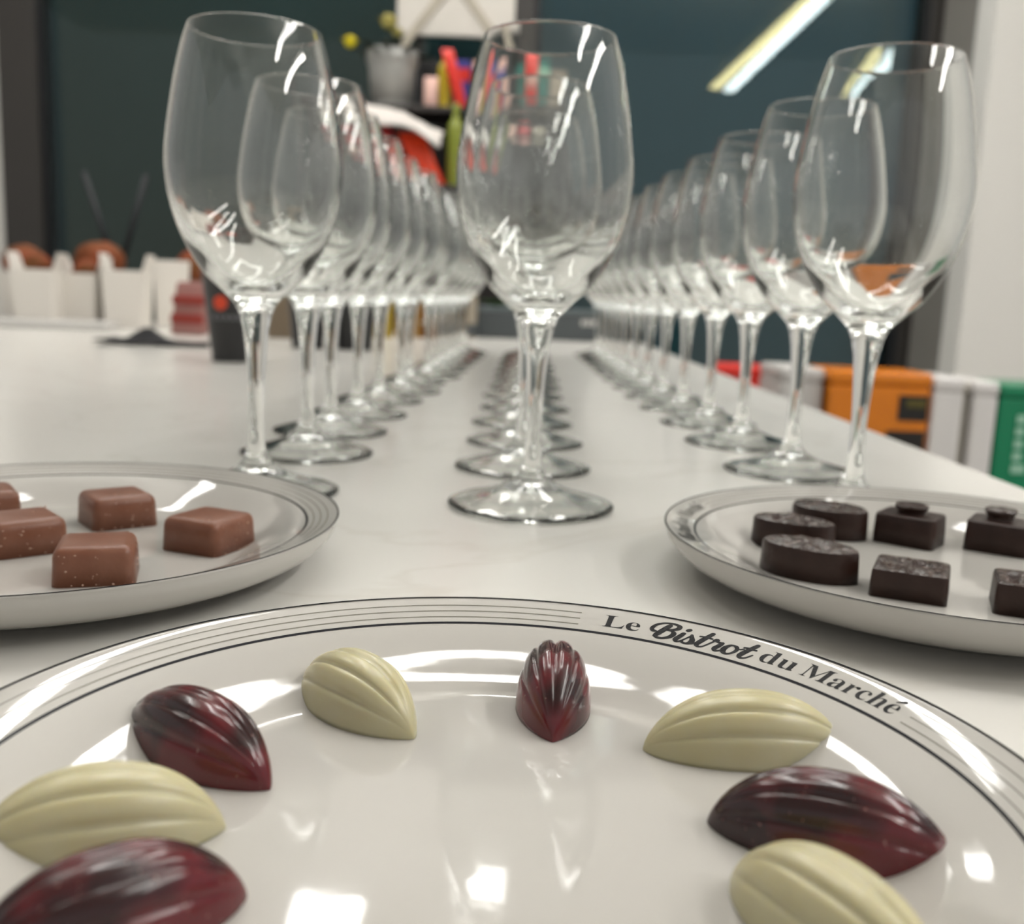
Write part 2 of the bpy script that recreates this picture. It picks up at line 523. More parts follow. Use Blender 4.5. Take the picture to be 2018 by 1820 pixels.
rows = {
    'left': [(-.113, .433), (-.113, .540), (-.1165, .6275), (-.114, .720), (-.112, .819), (-.104, .905), (-.106, .995), (-.095, 1.075), (-.093, 1.17), (-.090, 1.265), (-.086, 1.36), (-.083, 1.45), (-.081, 1.54)],
    'middle': [(.0087, .4256), (.0056, .5214), (.0072, .6131), (.006, .705), (.0085, .798), (.007, .893), (.009, .985), (.011, 1.08), (.010, 1.175), (.013, 1.27), (.012, 1.365), (.014, 1.46), (.016, 1.55)],
    'right': [(.152, .4365), (.1535, .5435), (.149, .648), (.1465, .748), (.1425, .846), (.139, .94), (.1365, 1.035), (.134, 1.13), (.132, 1.225), (.131, 1.32), (.130, 1.415), (.129, 1.505), (.128, 1.60)],
}
first = True
for rn, pts in rows.items():
    for i, (x, y) in enumerate(pts):
        g = gl if first else copy_tree(gl)
        first = False
        g.location = (x, y, 0)
        g.rotation_euler = (0, 0, random.uniform(0, 2 * PI))
        if i == 0:
            lb = 'empty clear wine glass standing at the front of the %s row' % rn
        elif i == len(pts) - 1:
            lb = 'empty clear wine glass at the far end of the %s row' % rn
        else:
            lb = 'empty clear wine glass, %s from the front in the %s row' % (ORD[i], rn)
        tag(g, lb, 'wine glass', 'wine glasses set out in three rows')

# ------------------------------------------------------------------ plates
top_pts = [(0.0, .0040), (.030, .0041), (.052, .0042), (.0600, .0044), (.0630, .0051), (.0660, .0064), (.0690, .0079), (.0720, .0094), (.0750, .0108), (.0780, .0121), (.0820, .0135), (.0860, .01475), (.0900, .0159), (.0917, .0163)]
top_prof = catmull(top_pts, 5)
edge = [(.0922, .0165), (.0925, .0162), (.0922, .0157)]
under = catmull([(.0920, .0148), (.0912, .0124), (.0892, .0095), (.0855, .0067), (.0800, .0042), (.0735, .0023), (.0690, .0012), (.0680, .0003), (.0655, .0003), (.0645, .0012), (.040, .0018), (0.0, .0020)], 4)

def plate_z(r):
    for (ra, za), (rb, zb) in zip(top_prof[:-1], top_prof[1:]):
        if ra <= r <= rb:
            return za + (zb - za) * (r - ra) / max(1e-9, rb - ra)
    return top_prof[-1][1]

def ring(r0, r1, a0, a1, n, lift=0.00006):
    """flat glaze band lying on the plate; a0, a1 are clockwise from the far side (+y)."""
    verts, faces = [], []
    for k in range(n + 1):
        a = a0 + (a1 - a0) * k / n
        for r in (r0, (r0 + r1) / 2, r1):
            verts.append((r * math.sin(a), r * math.cos(a), plate_z(r) + lift))
    for k in range(n):
        for j in (0, 1):
            i = k * 3 + j
            faces.append([i, i + 3, i + 4, i + 1])
    return verts, faces

def glyphs(text, offset):
    """flat mesh (verts2d, faces) of text set in Blender's built-in font stack"""
    cu = bpy.data.curves.new('lettering_source', 'FONT')
    cu.body = text
    cu.offset = offset
    cu.resolution_u = 4
    ob = bpy.data.objects.new('lettering_source', cu)
    C.objects.link(ob)
    bpy.context.view_layer.update()
    dg = bpy.context.evaluated_depsgraph_get()
    me = ob.evaluated_get(dg).to_mesh()
    vs = [(v.co.x, v.co.y) for v in me.vertices]
    fs = [list(p.vertices) for p in me.polygons]
    ob.evaluated_get(dg).to_mesh_clear()
    bpy.data.objects.remove(ob)
    bpy.data.curves.remove(cu)
    return vs, fs

def bold(s):
    return ''.join(chr(0x1D400 + ord(c) - 65) if c.isupper() else chr(0x1D41A + ord(c) - 97) for c in s)

def stroke(pts, widths, n=6):
    P = catmull([(p[0], p[1], wd * 1.28) for p, wd in zip(pts, widths)], n)
    vs, fs = [], []
    m = len(P)
    def cap(p, ang, rad):
        st = len(vs)
        K = 8
        for k in range(K):
            t = ang + 2 * PI * k / K
            vs.append((p[0] + rad * math.cos(t), p[1] + rad * math.sin(t)))
        fs.append(list(range(st, st + K)))
    st = 0
    for i, p in enumerate(P):
        a, b = P[max(i - 1, 0)], P[min(i + 1, m - 1)]
        dx, dy = b[0] - a[0], b[1] - a[1]
        l = math.hypot(dx, dy) or 1
        nx, ny = -dy / l * p[2] / 2, dx / l * p[2] / 2
        vs.append((p[0] + nx, p[1] + ny))
        vs.append((p[0] - nx, p[1] - ny))
    for i in range(m - 1):
        fs.append([2 * i, 2 * i + 1, 2 * i + 3, 2 * i + 2])
    cap(P[0], 0, P[0][2] / 2)
    cap(P[-1], 0, P[-1][2] / 2)
    return vs, fs

def brush_bistrot():
    S = []
    # B
    S.append(stroke([(.17, .36), (.07, .38), (.02, .52), (.10, .76), (.32, .96), (.62, 1.02), (.84, .93), (.84, .76), (.68, .62), (.50, .55)],
                    [.10, .12, .12, .10, .08, .09, .13, .14, .10, .07]))
    S.append(stroke([(.54, .86), (.42, .55), (.30, .25), (.24, .08)], [.15, .17, .17, .14]))
    S.append(stroke([(.50, .54), (.70, .53), (.80, .40), (.74, .18), (.54, .01), (.34, -.01), (.24, .06)], [.06, .09, .15, .14, .10, .10, .10]))
    # i
    S.append(stroke([(1.10, .54), (1.02, .28), (.96, .10), (1.02, -.01), (1.14, .06), (1.30, .34), (1.40, .55)], [.13, .15, .15, .10, .07, .06, .07]))
    S.append(stroke([(1.17, .78), (1.22, .84)], [.13, .13]))
    # s
    S.append(stroke([(1.38, .56), (1.44, .40), (1.50, .22), (1.46, .06), (1.34, -.02), (1.20, .03), (1.18, .10)], [.08, .12, .16, .14, .09, .09, .10]))
    S.append(stroke([(1.46, .03), (1.58, .06), (1.70, .26)], [.07, .06, .06]))
    # t
    S.append(stroke([(1.98, .92), (1.86, .58), (1.74, .22), (1.72, .06), (1.80, -.02), (1.94, .05), (2.10, .34), (2.20, .56)], [.13, .15, .16, .14, .09, .06, .06, .07]))
    S.append(stroke([(1.66, .60), (1.84, .63), (2.06, .61)], [.07, .08, .07]))
    # r
    S.append(stroke([(2.17, .54), (2.24, .62), (2.28, .52), (2.38, .50), (2.46, .48)], [.11, .13, .09, .09, .10]))
    S.append(stroke([(2.46, .50), (2.40, .28), (2.34, .10), (2.40, -.01), (2.52, .04), (2.64, .20)], [.12, .15, .15, .10, .07, .06]))
    # o
    S.append(stroke([(2.92, .54), (2.76, .52), (2.64, .32), (2.64, .10), (2.76, -.02), (2.92, .06), (3.02, .28), (2.98, .48), (2.90, .54), (2.96, .44), (3.10, .42), (3.20, .50)],
                    [.08, .09, .14, .16, .10, .08, .11, .10, .08, .06, .06, .06]))
    # t
    S.append(stroke([(3.50, .92), (3.38, .58), (3.26, .22), (3.24, .06), (3.32, -.02), (3.46, .05), (3.60, .30)], [.13, .15, .16, .14, .09, .06, .05]))
    S.append(stroke([(3.18, .60), (3.36, .63), (3.58, .61)], [.07, .08, .07]))
    vs, fs = [], []
    for a, b in S:
        o = len(vs)
        vs += a
        fs += [[i + o for i in q] for q in b]
    return vs, fs

def join2(parts):
    vs, fs = [], []
    for a, b in parts:
        o = len(vs)
        vs += a
        fs += [[i + o for i in q] for q in b]
    return vs, fs

LE = glyphs(bold('Le'), -0.006)
DU = glyphs(bold('du'), -0.006)
MA = glyphs(bold('Marche'), -0.006)
mx = max(p[0] for p in MA[0])
MA = join2([MA, stroke([(mx - .30, .545), (mx - .20, .64), (mx - .13, .70)], [.03, .07, .10], 3)])
BI = brush_bistrot()

def on_rim(word, a0, a1, base_r, height, cap):
    vs, fs = word
    x0 = min(p[0] for p in vs); x1 = max(p[0] for p in vs)
    out = []
    for x, y in vs:
        a = a0 + (a1 - a0) * (x - x0) / (x1 - x0)
        r = base_r + y / cap * height
        r = min(r, 0.0915)
        out.append((r * math.sin(a), r * math.cos(a), plate_z(r) + 0.00007))
    return out, [q[::-1] for q in fs]

def make_plate(label, loc, rot):
    t = thing('dessert_plate', label, 'plate', loc, rot, 'printed porcelain plates')
    v, f = lathe(top_prof + edge + under, 144)
    meshobj('dish', v, [q[::-1] for q in f], M['porcelain'], t)
    v, f = ring(.09185, .09240, 0, 2 * PI, 180, 0.00010)
    v = [(x, y, .01658) for x, y, z in v]
    meshobj('outer_rim_line', v, f, M['line_black'], t)
    v, f = ring(.08145, .08220, 0, 2 * PI, 180)
    meshobj('inner_rim_line', v, f, M['line_black'], t)
    g0, g1 = R(13.6), R(67.6)
    for r in (.0841, .0864, .0887):
        v, f = ring(r - .00016, r + .00016, g1, g0 + 2 * PI, 150)
        meshobj('grey_rim_line', v, f, M['line_grey'], t)
    for nm, wd, a0, a1, br, h, cap in (('lettering', LE, 17.4, 23.3, .0845, .0046, .68), ('brush_lettering', BI, 24.8, 42.0, .0838, .0060, 1.0),
                                       ('lettering', DU, 43.0, 48.7, .0845, .0046, .68), ('lettering', MA, 49.9, 65.6, .0845, .0046, .68)):
        v, f = on_rim(wd, R(a0), R(a1), br, h, cap)
        o = meshobj(nm, v, f, M['letter'], t, smooth=False)
    return t

FP, LP, RP = (-.0025, .1455, 0), (-.1485, .3105, 0), (.1450, .3240, 0)
make_plate('white porcelain plate at the front holding red and ivory pod-shaped chocolates', FP, 0)
make_plate('white porcelain plate at the left holding milk chocolate squares', LP, R(120))
make_plate('white porcelain plate at the right holding dark chocolates', RP, R(122.5))

# ------------------------------------------------------------------ pod-shaped chocolates
def pod_mesh(L=.0375, W=.0168, H=.0138, lobes=6, seed=0, flip=1):
    NU, NV = 40, 61
    verts, faces = [], []
    for i in range(NU + 1):
        u = -1 + 2 * i / NU
        uu = math.sin(u * PI / 2)                      # denser near both tips
        wd = (1 - abs(uu) ** 2.0) ** (0.78 if uu > 0 else 0.62)
        ht = (1 - abs(uu) ** 2.3) ** 0.66
        wd = max(wd, 0.0); ht = max(ht, 0.02)
        fade = min(1.0, (1 - abs(uu)) * 3.2)
        for j in range(NV):
            t = j / (NV - 1)
            ang = PI * t
            cx, sz = math.cos(ang), math.sin(ang)
            # upper part carries the lobes, the lowest band is a plain skirt
            k = max(0.0, min(1.0, (sz - 0.22) / 0.15))
            s = abs(math.sin(lobes * ang))
            g = 1 - 0.075 * k * fade * (1 - s) ** 2.6
            e = 0.86
            px = math.copysign(abs(cx) ** e, cx) * wd * W / 2 * g
            pz = abs(sz) ** e * ht * H * g
            verts.append((uu * L / 2 * flip, px, pz))
    for i in range(NU):
        for j in range(NV - 1):
            a = i * NV + j
            faces.append([a, a + 1, a + NV + 1, a + NV])
    # flat base
    for i in range(NU):
        a = i * NV
        faces.append([a, a + NV, a + NV + NV - 1, a + NV - 1])
    return verts, faces

def pod(x, y, ang, m, label, group, L=.0375, W=.0168, H=.0127, dz=0.0042):
    v, f = pod_mesh(L, W, H)
    o = meshobj('pod_chocolate', v, f, m, None, True, (x, y, dz), R(ang))
    bm = bmesh.new(); bm.from_mesh(o.data); bmesh.ops.remove_doubles(bm, verts=bm.verts, dist=1e-6)
    bmesh.ops.recalc_face_normals(bm, faces=bm.faces); bm.to_mesh(o.data); bm.free()
    return tag(o, label, 'chocolate', group)

G1, G2 = 'red pod chocolates on the front plate', 'ivory pod chocolates on the front plate'
pod(.0108, .2010, -92, M['pod_red'], 'glossy red pod-shaped chocolate standing end-on at the far middle of the plate', G1, L=.034, W=.0160, H=.0140)
pod(-.0300, .1950, -43, M['pod_cream'], 'ivory pod-shaped chocolate between two red ones at the back of the plate', G2, L=.0355)
pod(-.0560, .1720, -35, M['pod_red'], 'dark red pod-shaped chocolate with its point towards the plate centre, left side', G1, L=.0395)
pod(.0480, .1828, 1, M['pod_cream'], 'ivory pod-shaped chocolate lying broadside below the printed lettering', G2, L=.0405)
pod(.0540, .1495, -20, M['pod_red'], 'dark red pod-shaped chocolate lying slantwise at the right of the plate', G1, L=.0395)
pod(-.0615, .1420, 18, M['pod_cream'], 'ivory pod-shaped chocolate at the left edge of the picture', G2, L=.0375)
pod(-.0508, .1192, 35, M['pod_red'], 'red pod-shaped chocolate in the bottom left corner, nearest the camera', G1, L=.0375)
pod(.0465, .1235, -58, M['pod_cream'], 'ivory pod-shaped chocolate cut off by the bottom edge of the picture', G2, L=.0375)

# ------------------------------------------------------------------ milk chocolate squares
def square_bm(s, h, bev=.0029, foot=-0.0007):
    bm = box_bm(-s / 2, s / 2, -s / 2, s / 2, 0, h)
    top = [v for v in bm.verts if v.co.z > h / 2]
    for v in top:
        v.co.x *= 0.955; v.co.y *= 0.955
    ed = [e for e in bm.edges if max(e.verts[0].co.z, e.verts[1].co.z) > h / 2]
    bmesh.ops.bevel(bm, geom=ed, offset=bev, segments=4, affect='EDGES', profile=0.5)
    # thin spread-out base lip
    lip = box_bm(-s / 2 - foot, s / 2 + foot, -s / 2 - foot, s / 2 + foot, 0, 0.0011, 0.0004)
    me = bpy.data.meshes.new('t'); lip.to_mesh(me); lip.free(); bm.from_mesh(me); bpy.data.meshes.remove(me)
    return bm

def crumb_mesh(s, h, n, seed):
    rnd = random.Random(seed)
    bm = bmesh.new()
    for _ in range(n):
        side = rnd.choice(['top', 'f', 'f', 'r', 'base'])
        a, b = rnd.uniform(-.42, .42) * s, rnd.uniform(.2, .85) * h
        if side == 'top': p = (a, rnd.uniform(-.42, .42) * s, h)
        elif side == 'f': p = (a, -s / 2 * (1 - .045 * b / h), b)
        elif side == 'r': p = (s / 2 * (1 - .045 * b / h), a, b)
        else: p = (a, -s / 2 - .0006, .0008)
        r = rnd.uniform(.00010, .00028)
        bmesh.ops.create_icosphere(bm, subdivisions=1, radius=r, matrix=Matrix.Translation(p) @ Matrix.Diagonal((rnd.uniform(1, 2.2), 1, rnd.uniform(.6, 1.5), 1)))
    return bm

def milk(x, y, ang, label, s=.0226, h=.0113, sd=0):
    t = thing('chocolate_square', label, 'chocolate', (x, y, .0042), R(ang), 'milk chocolate squares on the left plate')
    bmobj('coating', square_bm(s, h), M['milk'], t, smooth=True)
    bmobj('crumbs', crumb_mesh(s, h, 26, sd), M['bloom'], t, smooth=True)
    return t

milk(-.1210, .2830, 17.7, 'milk chocolate square nearest the camera, flecked with pale crumbs', sd=1)
milk(-.0996, .3215, 68, 'milk chocolate square farthest right on the left plate', sd=2)
milk(-.1417, .3500, 38.6, 'milk chocolate square at the back of the left plate, corner towards the camera', sd=3)
milk(-.1562, .3100, 41, 'milk chocolate square partly hidden behind the nearest one at the left', sd=4)
milk(-.1890, .3480, 35, 'milk chocolate square just showing at the left edge of the picture', sd=5)

# ------------------------------------------------------------------ dark chocolates
def rough_top(bm, h, amp, sc_, seed):
    for v in bm.verts:
        if v.co.z > h * 0.9:
            v.co.z += amp * noise.noise(Vector((v.co.x * sc_ + seed, v.co.y * sc_, seed * 1.7)))

def outline_solid(outline, h, taper=0.972, rings=7, seed=0, amp=.0006, swirl=False):
    """solid with the given plan outline, drafted sides, rounded rim and an uneven top"""
    n = len(outline)
    verts, faces = [], []
    lev = [(0.0, 1.0), (h * .5, (1 + taper) / 2), (h - .0012, taper), (h - .0003, taper * .975), (h, taper * .94)]
    for z, k in lev:
        for x, y in outline:
            verts.append((x * k, y * k, z))
    base_k = taper * .94
    for q in range(1, rings):
        k = base_k * (1 - q / rings)
        for x, y in outline:
            d = noise.noise(Vector((x * k * 260 + seed * 9, y * k * 260, seed)))
            d += .6 * noise.noise(Vector((x * k * 620, y * k * 620 + seed * 5, seed)))
            zz = h + 1.5 * amp * d
            if swirl:
                zz += .0005 * math.sin(q * 1.9 + 3 * math.atan2(y, x))
            verts.append((x * k, y * k, zz))
    verts.append((0, 0, h + amp * .4))
    L = len(lev) + rings - 1
    for i in range(L - 1):
        for k in range(n):
            faces.append([i * n + k, i * n + (k + 1) % n, (i + 1) * n + (k + 1) % n, (i + 1) * n + k])
    for k in range(n):
        faces.append([(L - 1) * n + k, (L - 1) * n + (k + 1) % n, len(verts) - 1])
    faces.append(list(range(n))[::-1])
    return verts, faces

def rect_outline(a, b, c=.0018, n=44):
    pts = []
    for (sx, sy, t0) in ((1, 1, 0), (-1, 1, PI / 2), (-1, -1, PI), (1, -1, 1.5 * PI)):
        for k in range(4):
            t = t0 + PI / 2 * k / 3
            pts.append((sx * (a / 2 - c) + c * math.cos(t), sy * (b / 2 - c) + c * math.sin(t)))
    # add points along the sides
    out = []
    for p, q in zip(pts, pts[1:] + pts[:1]):
        l = math.hypot(q[0] - p[0], q[1] - p[1])
        m = max(1, int(l / .0016))
        for k in range(m):
            out.append((p[0] + (q[0] - p[0]) * k / m, p[1] + (q[1] - p[1]) * k / m))
    return out

def leaf_outline(L, W, n=48, point=1.0):
    pts = []
    for k in range(n):
        t = 2 * PI * k / n
        c, s = math.cos(t), math.sin(t)
        x = L / 2 * math.copysign(abs(c) ** (0.9), c)
        wf = (1 - abs(c) ** 2.2) ** (.62 if c > 0 else .5)
        y = math.copysign(W / 2 * wf, s) if abs(s) > 1e-6 else 0
        pts.append((x, y))
    return pts

def dark_solid(name, outline, h, x, y, ang, label, seed, topm='dark_glossy', amp=.0006, knob=None, swirl=False):
    t = thing(name, label, 'chocolate', (x, y, .0042), R(ang), 'dark chocolates on the right plate')
    v, f = outline_solid(outline, h, seed=seed, amp=amp, swirl=swirl)
    n = len(outline)
    body_f = [q for q in f if min(v[i][2] for i in q) < h - .0008]
    top_f = [q for q in f if min(v[i][2] for i in q) >= h - .0008]
    meshobj('body', v, body_f, M['dark'], t)
    meshobj('topping', v, top_f, M[topm], t)
    if knob:
        kx, ky, kr, kh, km = knob
        pr = catmull([(kr * .80, -.0004), (kr * .82, kh * .3), (kr, kh * .72), (kr * .97, kh * .95), (kr * .7, kh * 1.05), (0, kh * .98)], 5)
        vv, ff = lathe(pr, 28)
        vv = [(p[0] + kx, p[1] + ky, p[2] + h + .0004 * noise.noise(Vector((p[0] * 400, p[1] * 400, seed)))) for p in vv]
        meshobj('knob', vv, ff, M[km], t)
    return t

dark_solid('chocolate_square', rect_outline(.0225, .0215), .0088, .1255, .3005, -25, 'dark chocolate square with a ragged ganache top near the plate front', 1, amp=.0011)
dark_solid('chocolate_square', rect_outline(.0225, .0190, .0024), .0112, .1520, .3700, -38, 'dark chocolate square with a flat button on top at the plate back', 2, topm='dark', amp=.0001, knob=(0, 0, .0060, .0034, 'dark'))
dark_solid('chocolate_square', rect_outline(.0225, .0205, .0022), .0112, .1838, .3640, -34, 'dark chocolate square with a shiny blob on top at the right edge', 3, topm='dark', amp=.0001, knob=(-.001, .001, .0056, .0040, 'dark_glossy'))
dark_solid('leaf_chocolate', leaf_outline(.0325, .0190), .0105, .0985, .3168, -35, 'leaf-shaped dark chocolate, front one of the three clustered at the left', 4, amp=.0009, swirl=True)
dark_solid('leaf_chocolate', leaf_outline(.0300, .0170), .0108, .1030, .3530, -27, 'leaf-shaped dark chocolate, middle one of the three clustered at the left', 5, amp=.0008, swirl=True)
dark_solid('leaf_chocolate', leaf_outline(.0300, .0215), .0112, .1240, .3785, -38, 'leaf-shaped dark chocolate, back one of the three clustered at the left', 6, amp=.0008, swirl=True)
dark_solid('chocolate_square', rect_outline(.0215, .0205), .0095, .1565, .2870, -22, 'dark chocolate square cut off by the right edge of the picture', 7, amp=.0011)

# ------------------------------------------------------------------ things at the left of the table
def paper_cup(x, y, rt_, rb, h, label, logo=True, rz=0.0):
    t = thing('paper_cup', label, 'cup', (x, y, 0), rz, 'black paper cups')
    pr = [(0, .0015), (rb - .001, .0010), (rb, .0003), (rb + .0004, .002), (rt_, h - .003), (rt_ + .0012, h - .0015), (rt_ + .0006, h), (rt_ - .0004, h - .0014), (rt_ - .0008, h - .004), (rb - .0006, .004), (0, .004)]
    v, f = lathe(pr, 40)
    meshobj('cup_wall', v, f, M['black'], t)
    if logo:
        def patch(cx, cz, wd, hg, m, nm, flame=False):
            vs, fs = [], []
            NX, NZ = 8, 6
            for j in range(NZ + 1):
                for i in range(NX + 1):
                    z = cz + hg * (j / NZ - .5)
                    k = math.sqrt(max(0, 1 - (2 * j / NZ - 1) ** 2)) if flame else 1
                    r = rb + (rt_ - rb) * z / h + .0006
                    a = -PI / 2 + (cx + wd * (i / NX - .5) * k) / r
                    vs.append((r * math.cos(a), r * math.sin(a), z))
            for j in range(NZ):
                for i in range(NX):
                    q = j * (NX + 1) + i
                    fs.append([q, q + 1, q + NX + 2, q + NX + 1])
            meshobj(nm, vs, fs, m, t)
        patch(-.012, .0690, .017, .018, M['orange_print'], 'orange_emblem', True)
        for k in range(5):
            patch(-.020 + .0075 * k, .0525, .0045, .006, M['grey_print'], 'printed_letter')
    return t

paper_cup(-.3400, 1.19, .0335, .0215, .1060, 'black tapered paper cup with orange emblem and grey print, nearest of the cups', True, R(15))
paper_cup(-.318, 1.52, .0310, .0230, .0900, 'black paper cup behind the second glass of the left row', False)
paper_cup(-.248, 1.53, .0330, .0260, .0920, 'black paper cup behind the fourth glass of the left row', False)

# black cloth
NX, NY = 30, 14
vs, fs = [], []
for j in range(NY + 1):
    for i in range(NX + 1):
        x = -.075 + .150 * i / NX; y = -.045 + .09 * j / NY
        hump = .021 * math.exp(-((x + .012) / .026) ** 2) * math.exp(-(y / .028) ** 2)
        hump += .004 * math.exp(-((x - .06) / .018) ** 2) * math.exp(-(y / .03) ** 2) + .005 * math.exp(-((x + .065) / .014) ** 2)
        wr = .003 * (noise.noise(Vector((x * 40, y * 40, 1.3))) + .6)
        edgek = 1 + .06 * noise.noise(Vector((x * 30, y * 30, 5)))
        vs.append((x * edgek, y * edgek, .0012 + max(0, hump + wr)))
for j in range(NY):
    for i in range(NX):
        a = j * (NX + 1) + i
        fs.append([a, a + 1, a + NX + 2, a + NX + 1])
cl = meshobj('folded_cloth', vs, fs, M['black_cloth'], None, True, (-.520, 1.44, 0), R(12))
sm = cl.modifiers.new('thickness', 'SOLIDIFY'); sm.thickness = 0.0015; sm.offset = -0.5
tag(cl, 'crumpled black cloth lying in front of the white boxes', 'cloth')

# serving board and takeaway boxes
sb = bmobj('serving_board', box_bm(-.19, .19, -.16, .17, .0005, .012, .003), M['pale_grey'], None, False, (-.955, 1.93, 0), R(10))
tag(sb, 'pale grey serving board under the white takeaway boxes', 'board')

def takeaway(x, y, z, wt, wb, h, label, rz, flap=True):
    t = thing('takeaway_box', label, 'box', (x, y, z), rz, 'white takeaway boxes')
    bm = bmesh.new()
    vb = [bm.verts.new((sx * wb / 2, sy * wb / 2, 0)) for sx, sy in ((-1, -1), (1, -1), (1, 1), (-1, 1))]
    vt = [bm.verts.new((sx * wt / 2, sy * wt / 2, h)) for sx, sy in ((-1, -1), (1, -1), (1, 1), (-1, 1))]
    vi = [bm.verts.new((sx * (wt / 2 - .002), sy * (wt / 2 - .002), h)) for sx, sy in ((-1, -1), (1, -1), (1, 1), (-1, 1))]
    vj = [bm.verts.new((sx * (wb / 2 - .002), sy * (wb / 2 - .002), .004)) for sx, sy in ((-1, -1), (1, -1), (1, 1), (-1, 1))]
    for k in range(4):
        q = (k + 1) % 4
        bm.faces.new((vb[k], vb[q], vt[q], vt[k]))
        bm.faces.new((vt[k], vt[q], vi[q], vi[k]))
        bm.faces.new((vi[k], vi[q], vj[q], vj[k]))
    bm.faces.new(vb[::-1]); bm.faces.new(vj)
    bmobj('carton', bm, M['white_card'], t)
    if flap:
        for s in (-1, 1):
            f_ = box_bm(-wt * .40, wt * .40, -.001, .001, 0, .032, .0006)
            for v in f_.verts:
                v.co.y += v.co.z * .25
                v.co.x *= 1 - v.co.z * 6
            o = bmobj('flap', f_, M['white_card'], t, loc=(s * (wt / 2 - .001), 0, h - .001), rotz=-s * PI / 2)
    return t

takeaway(-.912, 1.915, .012, .078, .066, .092, 'white takeaway box, leftmost of the front ones on the board', R(4))
takeaway(-.849, 1.975, .012, .074, .064, .088, 'white takeaway box in the middle of the board', R(-3))
takeaway(-.758, 1.955, .0005, .076, .066, .108, 'white takeaway box at the right behind the black cloth', R(3))
takeaway(-.708, 2.055, .0005, .070, .060, .132, 'tall white takeaway box, rightmost, behind the others', R(20), flap=False)
takeaway(-1.005, 2.05, .012, .074, .064, .085, 'white takeaway box cut off by the left edge of the picture', R(6), flap=False)

def bun(x, y, z, rx, ry, rz_, m, label, seed):
    bm = bmesh.new()
    bmesh.ops.create_icosphere(bm, subdivisions=3, radius=1.0)
    for v in bm.verts:
        d = 1 + .16 * noise.noise(v.co * 1.7 + Vector((seed, 0, 0)))
        v.co = Vector((v.co.x * rx * d, v.co.y * ry * d, max(-.55, v.co.z) * rz_ * d))
    o = bmobj('bread_roll', bm, m, None, True, (x, y, z))
    return tag(o, label, 'bread roll', 'bread rolls among the boxes')

bun(-1.000, 2.045, .118, .046, .036, .034, M['crust'], 'brown bread roll heaped at the far left above the boxes', 1)
bun(-.957, 1.995, .112, .034, .028, .024, M['crust_red'], 'reddish brown bread roll on the leftmost boxes', 2)
bun(-.870, 2.090, .128, .056, .040, .038, M['crust'], 'large brown bread roll below the black reeds', 3)
bun(-.845, 1.975, .100, .027, .026, .026, M['crust_red'], 'small dark red bread roll tucked into the middle box', 4)
bun(-.690, 2.140, .118, .040, .036, .040, M['crust_red'], 'orange brown bread roll beside the tall box', 5)
for (px_, py_, hh, lb) in ((-.870, 2.090, .107, 'round tin under the large bread roll'), (-.690, 2.140, .096, 'round tin under the orange brown bread roll')):
    t = thing('round_tin', lb, 'tin', (px_, py_, .012 if px_ < -.8 else 0), 0, 'tins behind the boxes')
    v, f = lathe([(0, 0), (.034, 0), (.0345, .002), (.0345, hh - .018), (0, hh - .018)], 32)
    meshobj('body', v, f, M['brown_glass'], t)
    v, f = lathe([(.0355, hh - .022), (.0358, hh - .006), (.034, hh - .002), (0, hh - .002)], 32)
    meshobj('lid', v, f, M['tan'], t)

dfz = thing('reed_diffuser', 'brown reed diffuser with two black reeds spread in a V', 'diffuser', (-.862, 2.17, 0))
v, f = lathe(catmull([(0, 0), (.030, 0), (.033, .006), (.033, .085), (.024, .105), (.012, .118), (.012, .135), (.0095, .135), (.009, .12), (0, .118)], 4), 32)
meshobj('bottle', v, f, M['brown_glass'], dfz)
for dx in (-.072, .062):
    v, f = tube([(dx * .02, 0, .10), (dx, .01, .312)], .0072, 8)
    meshobj('reed', v, f, M['reed'], dfz)

pk = thing('snack_packet', 'red and white packet beside the black cloth', 'packet', (-.583, 1.78, 0), R(-10))
bm = box_bm(-.030, .030, -.016, .016, .0, .092, .006, 3)
for v in bm.verts:
    v.co.y *= 1 - .75 * max(0, (v.co.z - .045) / .047) ** 2
    v.co.x += .010 * (v.co.z / .09)
bmobj('bag', bm, M['dull_pink'], pk, smooth=True)
for z0, z1, mm in ((.018, .036, 'dull_red'), (.052, .068, 'dull_red')):
    bmobj('printed_band', box_bm(-.0305 + z0 * .11, .0305 + z0 * .11, -.0168, .0160, z0, z1, .004, 2), M[mm], pk, smooth=True)

kb = thing('kraft_box', 'brown kraft box standing behind the front left stem', 'box', (-.41, 1.80, 0), R(6))
bmobj('carton', box_bm(-.034, .034, -.03, .03, 0, .100, .0015), M['tan'], kb)
bmobj('lid', box_bm(-.0355, .0355, -.0315, .0315, .100, .122, .0015), M['tan'], kb)

def bottle(x, y, r_, h, m, capm, label, nm='bottle'):
    t = thing(nm, label, 'bottle', (x, y, 0), 0, 'bottles at the far end of the table')
    pr = catmull([(0, .0), (r_ * .9, 0), (r_, .004), (r_, h * .60), (r_ * .86, h * .70), (r_ * .38, h * .82), (r_ * .34, h * .95), (0, h * .95)], 4)
    v, f = lathe(pr, 28)
    meshobj('body', v, f, m, t)
    v, f = lathe([(r_ * .40, h * .90), (r_ * .41, h * .995), (r_ * .36, h), (0, h)], 20)
    meshobj('cap', v, f, capm, t)
    v, f = lathe([(r_ * 1.01, h * .16), (r_ * 1.012, h * .165), (r_ * 1.012, h * .48), (r_ * 1.01, h * .485)], 28)
    meshobj('paper_label', v, f, M['beige'] if m is not M['olive_gold'] else M['olive_gold'], t)
    return t

